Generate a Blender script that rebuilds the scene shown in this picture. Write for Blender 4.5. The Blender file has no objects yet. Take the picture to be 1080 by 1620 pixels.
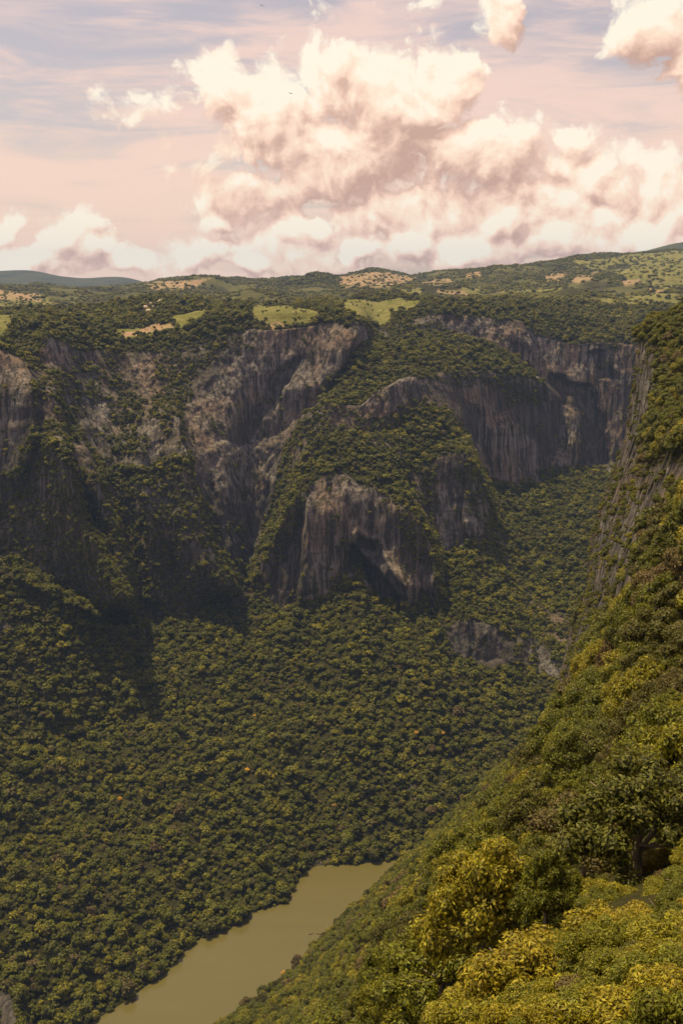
import bpy, math, random
import numpy as np
R = math.radians
C = bpy.context.scene.collection
S = bpy.context.scene
rng = np.random.default_rng(7)
random.seed(7)

# ---------------------------------------------------------------- camera
CAM_H = 700.0
PITCH = R(12.9)
FPX = 1575.0
cam_d = bpy.data.cameras.new('camera')
cam = bpy.data.objects.new('camera', cam_d); C.objects.link(cam)
cam.location = (0, 0, CAM_H)
cam.rotation_euler = (R(90) - PITCH, 0, 0)
cam_d.sensor_fit = 'VERTICAL'; cam_d.sensor_height = 36; cam_d.sensor_width = 24
cam_d.lens = 36 * FPX / 1620
cam_d.clip_start = 0.5; cam_d.clip_end = 80000
S.camera = cam
cp, sp = math.cos(PITCH), math.sin(PITCH)

def ray(px, py):
    a = (np.asarray(px, float) - 540) / FPX; b = (810 - np.asarray(py, float)) / FPX
    return a, cp + b * sp, -sp + b * cp            # world x, y, z of an unnormalised ray
def at(px, py, Y):
    """the place seen at a point of the photo, Y metres ahead of the camera"""
    x, y, z = ray(px, py); k = np.asarray(Y, float) / y
    return np.stack([x * k, y * k, CAM_H + z * k], -1)
def aim(px, py):
    x, y, z = ray(px, py)
    return math.atan2(x, y), math.atan2(z, math.hypot(x, y))

# ---------------------------------------------------------------- light
SUN = np.array([-0.27, 0.19, 0.94]); SUN /= np.linalg.norm(SUN)
sun_el = math.asin(SUN[2]); sun_rot = math.atan2(SUN[0], SUN[1])
ld = bpy.data.lights.new('sun', 'SUN'); sun = bpy.data.objects.new('sun', ld); C.objects.link(sun)
ld.energy = 5.0; ld.angle = R(0.55); ld.color = (1.0, 0.82, 0.42)
from mathutils import Vector, Matrix, Euler
sun.rotation_euler = Vector(SUN).to_track_quat('Z', 'Y').to_euler()
S.view_settings.view_transform = 'Standard'; S.view_settings.look = 'None'
S.view_settings.gamma = 1; S.view_settings.exposure = 0.32; S.view_settings.use_curve_mapping = False
S.cycles.max_bounces = 4; S.cycles.diffuse_bounces = 2; S.cycles.glossy_bounces = 2
S.cycles.transmission_bounces = 2; S.cycles.volume_bounces = 0; S.cycles.transparent_max_bounces = 4
S.cycles.use_adaptive_sampling = True; S.cycles.adaptive_threshold = 0.02
S.cycles.sample_clamp_indirect = 4

class NT:
    """a small helper to write node trees"""
    def __init__(s, tree): s.t = tree; s.n = tree.nodes; s.l = tree.links
    def new(s, typ, **k):
        n = s.n.new(typ)
        for a, v in k.items(): setattr(n, a, v)
        return n
    def put(s, sock, v):
        if isinstance(v, bpy.types.NodeSocket): s.l.new(v, sock)
        elif v is not None: sock.default_value = v
    def math(s, op, a, b=None, c=None, clamp=False):
        n = s.new('ShaderNodeMath', operation=op, use_clamp=clamp)
        for i, v in enumerate((a, b, c)):
            if v is not None: s.put(n.inputs[i], v)
        return n.outputs[0]
    def vec(s, op, a, b=None):
        n = s.new('ShaderNodeVectorMath', operation=op)
        s.put(n.inputs[0], a)
        if b is not None:
            s.put(n.inputs[3 if op == 'SCALE' else 1], b)
        return n.outputs['Value'] if op in ('DOT_PRODUCT', 'LENGTH', 'DISTANCE') else n.outputs['Vector']
    def noise(s, v, scale, detail=4, rough=.55, dim='3D', dist=0, out='Fac', lac=2):
        n = s.new('ShaderNodeTexNoise', noise_dimensions=dim)
        if v is not None: s.put(n.inputs['Vector'], v)
        for k, x in (('Scale', scale), ('Detail', detail), ('Roughness', rough), ('Distortion', dist), ('Lacunarity', lac)): s.put(n.inputs[k], x)
        return n.outputs[out]
    def mix(s, f, a, b, blend='MIX'):
        n = s.new('ShaderNodeMix', data_type='RGBA', blend_type=blend)
        s.put(n.inputs[0], f)
        for i, v in ((6, a), (7, b)):
            if isinstance(v, (tuple, list)) and len(v) == 3: v = (*v, 1)
            s.put(n.inputs[i], v)
        return n.outputs[2]
    def ss(s, v, lo, hi, a=0., b=1.):
        n = s.new('ShaderNodeMapRange', interpolation_type='SMOOTHSTEP')
        for i, x in enumerate((v, lo, hi, a, b)): s.put(n.inputs[i], x)
        return n.outputs[0]
    def ramp(s, f, stops):
        n = s.new('ShaderNodeValToRGB'); e = n.color_ramp.elements
        while len(e) > 1: e.remove(e[-1])
        for i, (p, c) in enumerate(stops):
            k = e[0] if i == 0 else e.new(p)
            k.position = p; k.color = (*c, 1)
        s.put(n.inputs[0], f)
        return n.outputs[0]
    def attr(s, name, typ='GEOMETRY'):
        return s.new('ShaderNodeAttribute', attribute_name=name, attribute_type=typ)

# ---------------------------------------------------------------- sky: Nishita air, thin veil and cumulus in direction space
def build_world():
    w = bpy.data.worlds.new('World'); S.world = w; w.use_nodes = True
    T = NT(w.node_tree); T.n.clear()
    # node group: the amount of cumulus in a direction (azimuth, elevation, 0)
    g = bpy.data.node_groups.new('cumulus', 'ShaderNodeTree')
    g.interface.new_socket('P', in_out='INPUT', socket_type='NodeSocketVector')
    g.interface.new_socket('D', in_out='OUTPUT', socket_type='NodeSocketFloat')
    G = NT(g); gi = G.new('NodeGroupInput'); go = G.new('NodeGroupOutput'); P = gi.outputs[0]
    wv = G.vec('ADD', G.vec('SCALE', G.vec('SUBTRACT', G.noise(P, 34, 5, .6, out='Color'), (.5, .5, .5)), .28), G.vec('SUBTRACT', G.noise(P, 9, 5, .55, out='Color'), (.5, .5, .5)))
    Q = G.vec('ADD', P, G.vec('MULTIPLY', wv, (.075, .06, .05)))
    acc = None
    # cumulus bodies: centre in the photo, half width and half height in pixels, weight
    blobs = [(340, 140, 62, 58, 1.), (430, 185, 120, 80, 1.), (515, 120, 62, 66, 1.), (620, 160, 105, 85, 1.), (702, 140, 52, 68, .95), (540, 250, 210, 85, 1.),
             (760, 240, 130, 68, 1.), (420, 310, 125, 50, .85), (640, 330, 190, 60, .9), (500, 395, 230, 45, .8), (880, 255, 60, 40, .8),
             (905, 225, 45, 42, .95), (945, 285, 70, 60, 1.), (850, 330, 170, 60, .95), (1060, 300, 80, 60, 1.), (1000, 365, 140, 45, 1.), (760, 385, 170, 45, .95),
             (480, 362, 42, 34, 1.15), (560, 392, 50, 28, 1.1), (640, 380, 45, 34, 1.15), (720, 402, 50, 24, 1.1), (800, 350, 48, 34, 1.15), (872, 378, 48, 32, 1.15), (950, 340, 44, 36, 1.15), (1020, 382, 46, 30, 1.1), (1062, 330, 40, 40, 1.15), (300, 402, 50, 22, 1.), (400, 408, 45, 22, 1.05), (345, 345, 36, 22, 1.), (160, 395, 40, 30, 1.1), (60, 395, 34, 28, 1.1),
             (122, 368, 58, 48, 1.), (60, 405, 120, 36, 1.), (200, 412, 75, 30, .95), (4, 345, 34, 30, .8), (350, 392, 140, 30, .8), (350, 330, 40, 22, .7),
             (800, 15, 42, 60, 1.), (1030, 38, 66, 62, 1.), (1095, 95, 60, 50, 1.), (650, 0, 70, 22, .7), (430, 88, 30, 20, .62), (220, 180, 110, 40, .62)]
    for (px, py, sx, sy, wt) in blobs:
        a, e = aim(px, py)
        d = G.vec('MULTIPLY', G.vec('SUBTRACT', Q, (a, e, 0)), (FPX / sx, FPX / sy, 0))
        q = G.math('EXPONENT', G.math('MULTIPLY', G.vec('DOT_PRODUCT', d, d), -.8))
        q = G.math('MULTIPLY', q, wt)
        acc = q if acc is None else G.math('SMOOTH_MAX', acc, q, .12)
    # the same kind of cloud goes on round the rest of the sky
    rest = G.ss(G.noise(P, 3.1, 2, .5), .52, .72, 0, .9)
    sep = G.new('ShaderNodeSeparateXYZ'); G.put(sep.inputs[0], P)
    out = G.ss(G.math('ABSOLUTE', sep.outputs[0]), .36, .5)
    up = G.ss(sep.outputs[1], .28, .4)
    acc = G.math('MULTIPLY_ADD', rest, G.math('MAXIMUM', out, up), acc)
    E = G.math('MULTIPLY_ADD', G.math('SUBTRACT', G.noise(Q, 15, 2.5, .55), .5), .75, acc)
    fb = G.noise(Q, 40, 7, .64)
    vo = G.new('ShaderNodeTexVoronoi', feature='SMOOTH_F1', voronoi_dimensions='2D')
    for k, v in (('Scale', 40), ('Detail', 2), ('Roughness', .5), ('Lacunarity', 2.3), ('Smoothness', .5)): vo.inputs[k].default_value = v
    G.put(vo.inputs['Vector'], Q)
    bil = G.math('SUBTRACT', .45, vo.outputs['Distance'])
    D = G.math('MULTIPLY_ADD', G.math('SUBTRACT', fb, .5), .62, E)
    D = G.math('MULTIPLY_ADD', bil, .38, D)
    G.l.new(D, go.inputs[0])
    g.interface.new_socket('E', in_out='OUTPUT', socket_type='NodeSocketFloat'); G.l.new(E, go.inputs[1])

    tc = T.new('ShaderNodeTexCoord'); sep = T.new('ShaderNodeSeparateXYZ'); T.put(sep.inputs[0], tc.outputs['Generated'])
    X, Y, Z = sep.outputs
    az = T.math('ARCTAN2', X, Y)
    el = T.math('ARCSINE', Z)
    cb = T.new('ShaderNodeCombineXYZ'); T.put(cb.inputs[0], az); T.put(cb.inputs[1], el); P = cb.outputs[0]
    def cum(p):
        n = T.new('ShaderNodeGroup'); n.node_tree = g; T.put(n.inputs[0], p); return n.outputs
    D0, E0 = cum(P)
    D1, E1 = cum(T.vec('ADD', P, (-.007, .012, 0)))
    D2, E2 = cum(T.vec('ADD', P, (-.022, .045, 0)))
    edge_ = T.noise(P, 13, 3, .5); alpha = T.ss(D0, T.math('MULTIPLY_ADD', edge_, -.36, .50), T.math('MULTIPLY_ADD', edge_, .40, .42))
    lit = T.math('MULTIPLY_ADD', T.math('SUBTRACT', D0, D1), 1.15, .655)
    lit = T.math('MULTIPLY_ADD', T.math('SUBTRACT', E0, E2), .42, lit)
    lit = T.math('MULTIPLY_ADD', T.math('SUBTRACT', E0, E1), .8, lit)
    # thick bodies let less light through
    lit = T.math('SUBTRACT', lit, T.math('MULTIPLY', T.ss(T.noise(P, 9, 4, .55), .46, .68), .34))
    for (px, py, sx, sy, wt) in [(640, 245, 85, 50, .34), (850, 245, 75, 38, .30), (430, 315, 95, 34, .22), (560, 310, 90, 30, .22), (800, 312, 110, 24, .25), (1045, 95, 50, 34, .3), (800, 55, 40, 30, .2), (1020, 335, 40, 22, .18), (310, 200, 60, 40, .16)]:
        a_, e_ = aim(px, py)
        dd = T.vec('MULTIPLY', T.vec('SUBTRACT', P, (a_, e_, 0)), (FPX / sx, FPX / sy, 0))
        lit = T.math('MULTIPLY_ADD', T.math('EXPONENT', T.math('MULTIPLY', T.vec('DOT_PRODUCT', dd, dd), -1)), -wt, lit)
    lit = T.math('ADD', lit, T.ss(el, .085, .01, 0, .24), clamp=True)
    ccol = T.ramp(lit, [(0, (.60, .38, .295)), (.28, (.78, .51, .395)), (.52, (.98, .69, .525)), (.78, (1.04, .83, .635)), (1, (1.05, .94, .76))])
    # air: Nishita, seen through a thin peach veil of high cloud
    sky = T.new('ShaderNodeTexSky', sky_type='NISHITA'); sky.sun_disc = False
    sky.sun_elevation = sun_el; sky.sun_rotation = sun_rot; sky.air_density = 1.0; sky.dust_density = 1.2; sky.ozone_density = 2.0
    air = T.vec('MULTIPLY', sky.outputs[0], (.118, .100, .088))
    st = T.vec('MULTIPLY', P, (2.4, 15, 0))
    str_ = T.noise(st, 2.2, 7, .64, dist=.8)
    broad = T.noise(T.vec('MULTIPLY', P, (1.0, 2.0, 1)), 4.2, 3, .5)
    veil = T.math('MULTIPLY_ADD', T.math('SUBTRACT', str_, .5), 2.3, T.math('MULTIPLY_ADD', T.math('SUBTRACT', broad, .5), 1.6, T.ss(el, .30, .06, .44, .80)))
    for (px, py, sx, sy, wt) in [(900, 140, 240, 60, .34), (430, 45, 200, 45, .18), (1000, 200, 200, 60, .22)]:
        a_, e_ = aim(px, py)
        dd = T.vec('MULTIPLY', T.vec('SUBTRACT', P, (a_, e_, 0)), (FPX / sx, FPX / sy, 0))
        veil = T.math('MULTIPLY_ADD', T.math('EXPONENT', T.math('MULTIPLY', T.vec('DOT_PRODUCT', dd, dd), -1)), wt, veil)
    veil = T.ss(veil, .18, 1.0, .36, .96)
    vcol = T.mix(T.ss(el, .0, .28), (1.0, .715, .545), (.88, .65, .575))
    col = T.mix(veil, air, vcol)
    col = T.mix(T.math('MULTIPLY', alpha, .96), col, ccol)
    # below the horizon: far ground
    col = T.mix(T.ss(el, -.004, -.03), col, (.10, .085, .05))
    bg = T.new('ShaderNodeBackground'); T.put(bg.inputs[0], col); bg.inputs[1].default_value = 0.84
    ow = T.new('ShaderNodeOutputWorld'); T.l.new(bg.outputs[0], ow.inputs[0])
    w.cycles.sampling_method = 'NONE'
build_world()

# ---------------------------------------------------------------- numpy helpers
_perm = np.random.default_rng(3).permutation(256).astype(np.int64); _perm = np.concatenate([_perm, _perm])
_gr = np.random.default_rng(4).normal(size=(256, 3)); _gr /= np.linalg.norm(_gr, axis=1)[:, None]
def perlin(p):
    i = np.floor(p).astype(np.int64); f = p - i; u = f * f * f * (f * (f * 6 - 15) + 10); i &= 255
    out = 0
    for dx in (0, 1):
        for dy in (0, 1):
            for dz in (0, 1):
                h = _perm[_perm[_perm[(i[..., 0] + dx) & 255] + ((i[..., 1] + dy) & 255)] + ((i[..., 2] + dz) & 255)]
                gv = _gr[h]
                d = gv[..., 0] * (f[..., 0] - dx) + gv[..., 1] * (f[..., 1] - dy) + gv[..., 2] * (f[..., 2] - dz)
                w = (u[..., 0] if dx else 1 - u[..., 0]) * (u[..., 1] if dy else 1 - u[..., 1]) * (u[..., 2] if dz else 1 - u[..., 2])
                out = out + w * d
    return out * 1.6
def fbm(p, octv=4, gain=.5, lac=2.03):
    a, s, o = 1., 0., 0.
    for k in range(octv):
        o = o + a * perlin(p * lac ** k + 17.3 * k); s += a; a *= gain
    return o / s * 1.3
def inside(px, py, poly):
    r = np.zeros(px.shape, bool); n = len(poly)
    for i in range(n):
        x0, y0 = poly[i]; x1, y1 = poly[(i + 1) % n]
        if y0 == y1: continue
        c = ((y0 > py) != (y1 > py)) & (px < (x1 - x0) * (py - y0) / (y1 - y0) + x0)
        r ^= c
    return r
def gblur(a, sig, axis):
    k = np.arange(-int(3 * sig) - 1, int(3 * sig) + 2); w = np.exp(-.5 * (k / sig) ** 2); w /= w.sum()
    pad = [(0, 0)] * a.ndim; pad[axis] = (len(k) // 2, len(k) // 2)
    b = np.pad(a, pad, mode='edge'); o = 0
    for j, x in enumerate(w): o = o + x * np.take(b, np.arange(j, j + a.shape[axis]), axis=axis)
    return o
def sstep(x, a, b):
    t = np.clip((x - a) / (b - a), 0, 1); return t * t * (3 - 2 * t)
def link_mesh(name, v, f, mat=None, parent=None, smooth=True):
    me = bpy.data.meshes.new(name)
    v = np.ascontiguousarray(v, np.float32); f = np.ascontiguousarray(f, np.int32)
    k = f.shape[1]
    me.vertices.add(len(v)); me.vertices.foreach_set('co', v.ravel())
    me.loops.add(f.size); me.loops.foreach_set('vertex_index', f.ravel())
    me.polygons.add(len(f)); me.polygons.foreach_set('loop_start', np.arange(0, f.size, k, dtype=np.int32))
    me.polygons.foreach_set('use_smooth', np.full(len(f), smooth, bool))
    me.update(calc_edges=True)
    if mat: me.materials.append(mat)
    return me
def add(name, me, parent=None, **props):
    o = bpy.data.objects.new(name, me); C.objects.link(o)
    if parent: o.parent = parent
    for k, v in props.items(): o[k] = v
    return o
def set_attr(me, name, val, typ='FLOAT', dom='POINT'):
    a = me.attributes.new(name, typ, dom)
    val = np.ascontiguousarray(val, np.int32 if typ == 'INT' else np.float32)
    a.data.foreach_set({'FLOAT': 'value', 'INT': 'value', 'FLOAT_VECTOR': 'vector', 'FLOAT_COLOR': 'color'}[typ], val.ravel())
def grid_faces(nr, nc):
    i = np.arange((nr) * (nc)).reshape(nr, nc)
    return np.stack([i[:-1, :-1], i[:-1, 1:], i[1:, 1:], i[1:, :-1]], -1).reshape(-1, 4)

# ---------------------------------------------------------------- materials
def mat(name):
    m = bpy.data.materials.new(name); m.use_nodes = True; T = NT(m.node_tree); T.n.clear()
    o = T.new('ShaderNodeOutputMaterial'); b = T.new('ShaderNodeBsdfPrincipled'); T.l.new(b.outputs[0], o.inputs[0])
    b.inputs['Roughness'].default_value = .9; b.inputs['Specular IOR Level'].default_value = .1
    return m, T, b, o

def terrain_mat():
    m, T, b, o = mat('terrain_ground')
    geo = T.new('ShaderNodeNewGeometry'); P = geo.outputs['Position']
    rock = T.attr('rock').outputs['Fac']; soil = T.attr('soil').outputs['Fac']; grass = T.attr('grass').outputs['Fac']
    # limestone: grey and rusty pink, streaked down the face by water
    st = T.vec('MULTIPLY', P, (.12, .12, .0055))
    broken = T.attr('broken').outputs['Fac']
    st = T.mix(broken, st, T.vec('MULTIPLY', P, (.09, .09, .07)))
    streak = T.noise(st, 1.0, 7, .66)
    st2 = T.vec('MULTIPLY', P, (.34, .34, .012))
    st2 = T.mix(broken, st2, T.vec('MULTIPLY', P, (.22, .22, .16)))
    fine = T.noise(st2, 1.0, 5, .65)
    big = T.noise(P, .011, 4, .55)
    mot = T.noise(P, .10, 6, .65)
    c = T.mix(T.ss(big, .40, .66), (.225, .205, .203), (.22, .157, .122))
    c = T.mix(T.ss(streak, .44, .58), c, (.066, .055, .052))
    c = T.mix(T.ss(fine, .50, .64, 0, .85), c, (.048, .041, .040))
    c = T.mix(T.ss(mot, .62, .80, 0, .4), c, (.27, .23, .20))
    c = T.mix(T.math('MULTIPLY', T.attr('shade_stain').outputs['Fac'], .6), c, (.030, .027, .028))  # darkens the rock colour for painted cliff shade and black staining
    c = T.mix(T.ss(T.noise(T.vec('MULTIPLY', P, (.024, .024, .0075)), 1, 5, .62), .54, .68, 0, .6), c, (.033, .029, .030))
    c = T.mix(T.ss(T.noise(T.vec('MULTIPLY', P, (.012, .012, .16)), 1, 5, .6), .54, .64, 0, .45), c, (.055, .047, .044))
    # scrub rooted in cracks of the rock
    scr = T.ss(T.noise(T.vec('MULTIPLY', P, (.05, .05, .03)), 1, 6, .62), .58, .66, 0, .75)
    c = T.mix(scr, c, (.035, .036, .012))
    # forest floor
    ff = T.mix(T.noise(P, .06, 5, .6), (.022, .021, .008), (.050, .046, .014))
    c = T.mix(rock, ff, c)
    gn = T.noise(P, .02, 5, .65)
    gc = T.mix(T.ss(gn, .35, .7), (.125, .128, .030), (.21, .185, .070))
    gc = T.mix(T.ss(T.noise(P, .07, 4, .6), .62, .68, 0, .8), gc, (.045, .045, .015))
    c = T.mix(grass, c, gc)
    sc = T.mix(T.ss(T.noise(P, .03, 6, .65), .38, .62), (.33, .215, .145), (.25, .195, .105))
    sc = T.mix(T.ss(T.noise(P, .05, 4, .6), .60, .66, 0, .8), sc, (.06, .055, .02))
    c = T.mix(soil, c, sc)
    T.put(b.inputs['Base Color'], c)
    bp = T.new('ShaderNodeBump'); bp.inputs['Strength'].default_value = .9; bp.inputs['Distance'].default_value = 5
    h = T.math('MULTIPLY_ADD', fine, .6, T.math('MULTIPLY_ADD', streak, .8, mot))
    T.put(bp.inputs['Height'], h); T.put(b.inputs['Normal'], bp.outputs[0])
    return m
M_TERR = terrain_mat()

def leaf_mat():
    m, T, b, o = mat('foliage')
    tint = T.attr('tint', 'INSTANCER').outputs['Fac']
    lv = T.attr('leafvar').outputs['Fac']
    c = T.ramp(tint, [(0, (.088, .062, .026)), (.13, (.058, .052, .010)), (.35, (.060, .064, .006)), (.58, (.086, .088, .006)),
                      (.78, (.140, .124, .008)), (.90, (.22, .150, .009)), (.93, (.17, .13, .085)), (.96, (.50, .29, .012)), (1, (.55, .26, .01))])
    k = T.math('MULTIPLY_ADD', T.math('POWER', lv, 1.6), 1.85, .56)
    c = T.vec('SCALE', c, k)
    hs = T.new('ShaderNodeHueSaturation'); T.put(hs.inputs['Color'], c)
    T.put(hs.inputs['Hue'], T.math('MULTIPLY_ADD', T.math('FRACT', T.math('MULTIPLY', lv, 7.31)), .03, .485))
    c = hs.outputs[0]
    T.put(b.inputs['Base Color'], c); b.inputs['Roughness'].default_value = .55; b.inputs['Specular IOR Level'].default_value = .25
    tr = T.new('ShaderNodeBsdfTranslucent'); T.put(tr.inputs[0], T.mix(1.0, c, (1.5, 1.35, .5), 'MULTIPLY'))
    mx = T.new('ShaderNodeMixShader'); mx.inputs[0].default_value = .22
    T.l.new(b.outputs[0], mx.inputs[1]); T.l.new(tr.outputs[0], mx.inputs[2]); T.l.new(mx.outputs[0], o.inputs[0])
    return m
M_LEAF = leaf_mat()
def bark_mat():
    m, T, b, o = mat('bark')
    tc = T.new('ShaderNodeTexCoord')
    n = T.noise(T.vec('MULTIPLY', tc.outputs['Object'], (9, 9, 2)), 1, 5, .6)
    T.put(b.inputs['Base Color'], T.mix(n, (.10, .075, .05), (.30, .24, .18)))
    return m
M_BARK = bark_mat()
def stone_mat():
    m, T, b, o = mat('pale_limestone')
    geo = T.new('ShaderNodeNewGeometry'); n = T.noise(geo.outputs['Position'], .9, 6, .6)
    T.put(b.inputs['Base Color'], T.mix(n, (.30, .23, .17), (.62, .52, .42)))
    return m
M_STONE = stone_mat()
def water_mat():
    m, T, b, o = mat('muddy_river_water')
    geo = T.new('ShaderNodeNewGeometry'); P = geo.outputs['Position']
    n = T.noise(T.vec('MULTIPLY', P, (.006, .02, 1)), 1, 7, .65, dist=1.2)
    T.put(b.inputs['Base Color'], T.mix(n, (.088, .076, .025), (.112, .094, .032)))
    b.inputs['Roughness'].default_value = .16; b.inputs['Specular IOR Level'].default_value = .5
    bp = T.new('ShaderNodeBump'); bp.inputs['Strength'].default_value = .25; bp.inputs['Distance'].default_value = .5
    T.put(bp.inputs['Height'], T.noise(T.vec('MULTIPLY', P, (.25, .5, 1)), 1, 4, .6)); T.put(b.inputs['Normal'], bp.outputs[0])
    return m
M_WATER = water_mat()
def flat_mat(name, col, rough=.9):
    m, T, b, o = mat(name)
    geo = T.new('ShaderNodeNewGeometry'); n = T.noise(geo.outputs['Position'], 1.5, 4, .6)
    T.put(b.inputs['Base Color'], T.mix(n, tuple(x * .7 for x in col), tuple(min(1, x * 1.2) for x in col)))
    b.inputs['Roughness'].default_value = rough
    return m

# ---------------------------------------------------------------- the canyon: forest floor, walls and plateau in one sheet
# profile of the land at columns of the photo: (row, metres ahead) for bank, foot and top of each tier of cliff, rim, knoll, dip behind
def bankrow(px): return np.interp(px, [-400, 0, 145, 205, 275, 310, 375, 400, 455, 463, 475, 500, 560, 655, 2000],
                                  [1980, 1740, 1622, 1585, 1530, 1492, 1468, 1446, 1432, 1410, 1388, 1372, 1369, 1362, 1362])
COLS = {  #       A0           A1           S0           S1           B0           B1           C0           C1           R            K            E
 -400: [(1200, 900), (960, 1000), (930, 1200), (920, 1210), (885, 1300), (750, 1360), (745, 1370), (560, 1400), (530, 1550), (505, 2300), (500, 2700)],
 -60:  [(1160,1200), (900,1380), (890,1440), (886,1450), (882,1480), (750,1545), (745,1550), (548,1580), (525,1720), (498,2300), (497,2700)],
 0:    [(1150,1230), (905,1400), (895,1470), (890,1470), (885,1500), (752,1560), (745,1570), (548,1600), (522,1750), (497,2300), (496,2700)],
 48:   [(1150,1240), (922,1400), (915,1470), (910,1470), (905,1490), (720,1570), (700,1580), (580,1630), (520,1780), (497,2300), (496,2700)],
 75:   [(1150,1250), (935,1405), (925,1470), (920,1480), (915,1490), (705,1580), (690,1600), (530,1700), (506,1820), (496,2300), (496,2700)],
 130:  [(1140,1290), (955,1420), (952,1480), (948,1490), (945,1500), (765,1580), (750,1600), (560,1800), (508,1900), (494,2300), (496,2700)],
 162:  [(1125,1315), (985,1425), (962,1490), (958,1500), (955,1510), (765,1610), (748,1635), (560,1840), (522,1920), (487,2300), (490,2700)],
 195:  [(1085,1378), (1042,1412), (975,1500), (973,1510), (970,1520), (765,1640), (745,1670), (560,1880), (535,1940), (480,2300), (485,2700)],
 240:  [(975,1550), (970,1556), (969,1558), (968,1560), (966,1562), (765,1670), (740,1700), (555,1900), (530,1950), (470,2300), (480,2700)],
 300:  [(972,1570), (970,1575), (968,1577), (967,1580), (965,1582), (740,1700), (720,1720), (545,1925), (512,1975), (476,2320), (482,2700)],
 365:  [(955,1610), (945,1620), (942,1622), (940,1625), (935,1630), (700,1780), (690,1800), (525,1935), (500,1980), (484,2320), (486,2700)],
 395:  [(945,1640), (925,1660), (920,1670), (912,1690), (905,1700), (700,1850), (690,1860), (518,1940), (495,1985), (487,2300), (488,2700)],
 425:  [(950,1600), (865,1650), (860,1670), (850,1690), (842,1770), (690,1870), (680,1880), (514,1945), (490,1990), (486,2300), (487,2700)],
 445:  [(957,1590), (825, 1628), (815,1680), (805,1700), (790,1790), (680,1880), (670,1890), (514,1950), (490,1990), (486,2300), (487,2700)],
 480:  [(945,1585), (775, 1622), (745,1700), (735,1710), (725,1750), (655,1830), (645,1900), (513,1960), (490,2000), (485,2300), (487,2700)],
 520:  [(932,1580), (752, 1616), (715,1710), (705,1720), (695,1760), (640,1800), (605,1950), (510,1975), (490,2010), (482,2400), (485,2800)],
 572:  [(905,1590), (762, 1620), (705,1720), (698,1730), (690,1780), (640,1810), (550,1975), (515,1988), (498,2040), (468,2700), (474,3000)],
 590:  [(925,1590), (770, 1620), (705,1720), (695,1730), (685,1790), (618,1815), (540,2120), (520,2220), (505,2300), (466,2800), (474,3100)],
 625:  [(950,1580), (785, 1611), (705,1720), (690,1740), (675,1800), (600,1825), (522,2250), (512,2290), (493,2350), (466,2800), (474,3100)],
 655:  [(950,1582), (815, 1611), (800,1690), (760,1705), (640,1830), (595,1850), (525,2260), (508,2300), (485,2360), (472,2700), (478,3000)],
 682:  [(938,1595), (850,1635), (842,1690), (735,1725), (632,1850), (592,1900), (525,2270), (500,2290), (482,2370), (474,2700), (480,3000)],
 700:  [(1035,1480), (1000,1500), (870,1690), (722,1740), (645,1880), (592,1930), (525,2270), (500,2290), (484,2370), (476,2700), (480,3000)],
 735:  [(1045,1480), (985,1500), (858,1710), (715,1760), (690,1990), (590,2030), (538,2270), (503,2290), (486,2370), (476,2700), (482,3000)],
 768:  [(1045,1480), (985,1505), (850,1760), (790,1790), (767,2050), (590,2080), (545,2260), (505,2290), (488,2380), (477,2700), (483,3000)],
 790:  [(1040,1480), (985,1508), (865,1780), (850,1810), (768,2080), (590,2100), (555,2255), (508,2290), (490,2380), (478,2700), (484,3000)],
 830:  [(1062,1460), (995,1500), (960,1640), (940,1680), (762,2110), (598,2140), (578,2250), (512,2290), (494,2380), (480,2700), (486,3000)],
 862:  [(1070,1440), (1030,1480), (1000,1560), (960,1640), (740,2150), (605,2200), (592,2255), (530,2285), (498,2390), (482,2700), (488,3000)],
 900:  [(1080,1420), (1060,1450), (1030,1500), (980,1590), (735,2190), (640,2240), (600,2262), (543,2280), (506,2400), (484,2700), (490,3000)],
 950:  [(1080,1420), (1060,1450), (1030,1500), (980,1590), (735,2210), (650,2235), (610,2245), (540,2265), (512,2400), (486,2700), (492,3000)],
 1005: [(1080,1420), (1060,1450), (1030,1500), (980,1590), (730,2190), (650,2210), (610,2215), (548,2230), (520,2380), (488,2700), (494,3000)],
 1480: [(1080,1300), (1060,1330), (1030,1380), (980,1450), (730,1900), (650,1920), (610,1925), (548,1940), (520,2150), (490,2600), (494,3000)],
}
SEG = [230, 80, 45, 70, 55, 100, 50, 95, 40, 60, 12]
colx = np.array(sorted(COLS))
PXM = np.concatenate([np.linspace(-400, -30, 50)[:-1], np.arange(-30, 1110, 2.0), np.linspace(1110, 1480, 50)[1:]])
nk = 12
kn = np.zeros((nk, len(PXM), 2))
brow = bankrow(PXM) ; kn[0, :, 0] = brow
xr, yr, zr = ray(PXM, brow); kn[0, :, 1] = (-(CAM_H + .8) / zr) * yr        # bank just under the water line
for k in range(11):
    for j in range(2):
        kn[k + 1, :, j] = np.interp(PXM, colx, [COLS[c][k][j] for c in colx])
kn[1:] = gblur(kn[1:], 3.0, 1)
kp = at(PXM[None, :], kn[..., 0], kn[..., 1])                               # knots in the world
rows = []; segid = []
for k, n in enumerate(SEG):
    t = np.arange(n) / n if k < len(SEG) - 1 else np.linspace(0, 1, n)
    rows.append(kp[k][None] * (1 - t)[:, None, None] + kp[k + 1][None] * t[:, None, None]); segid += [k + x for x in t]
V = np.concatenate(rows); segid = np.array(segid)
for _ in range(1): V = gblur(V, 1.6, 0)
def project(V):
    d = V - np.array([0, 0, CAM_H]); u = d[..., 1] * cp - d[..., 2] * sp; v = d[..., 1] * sp + d[..., 2] * cp
    return 540 + FPX * d[..., 0] / u, 810 - FPX * v / u
PX, PY = project(V)
nr, nc = PX.shape
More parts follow.
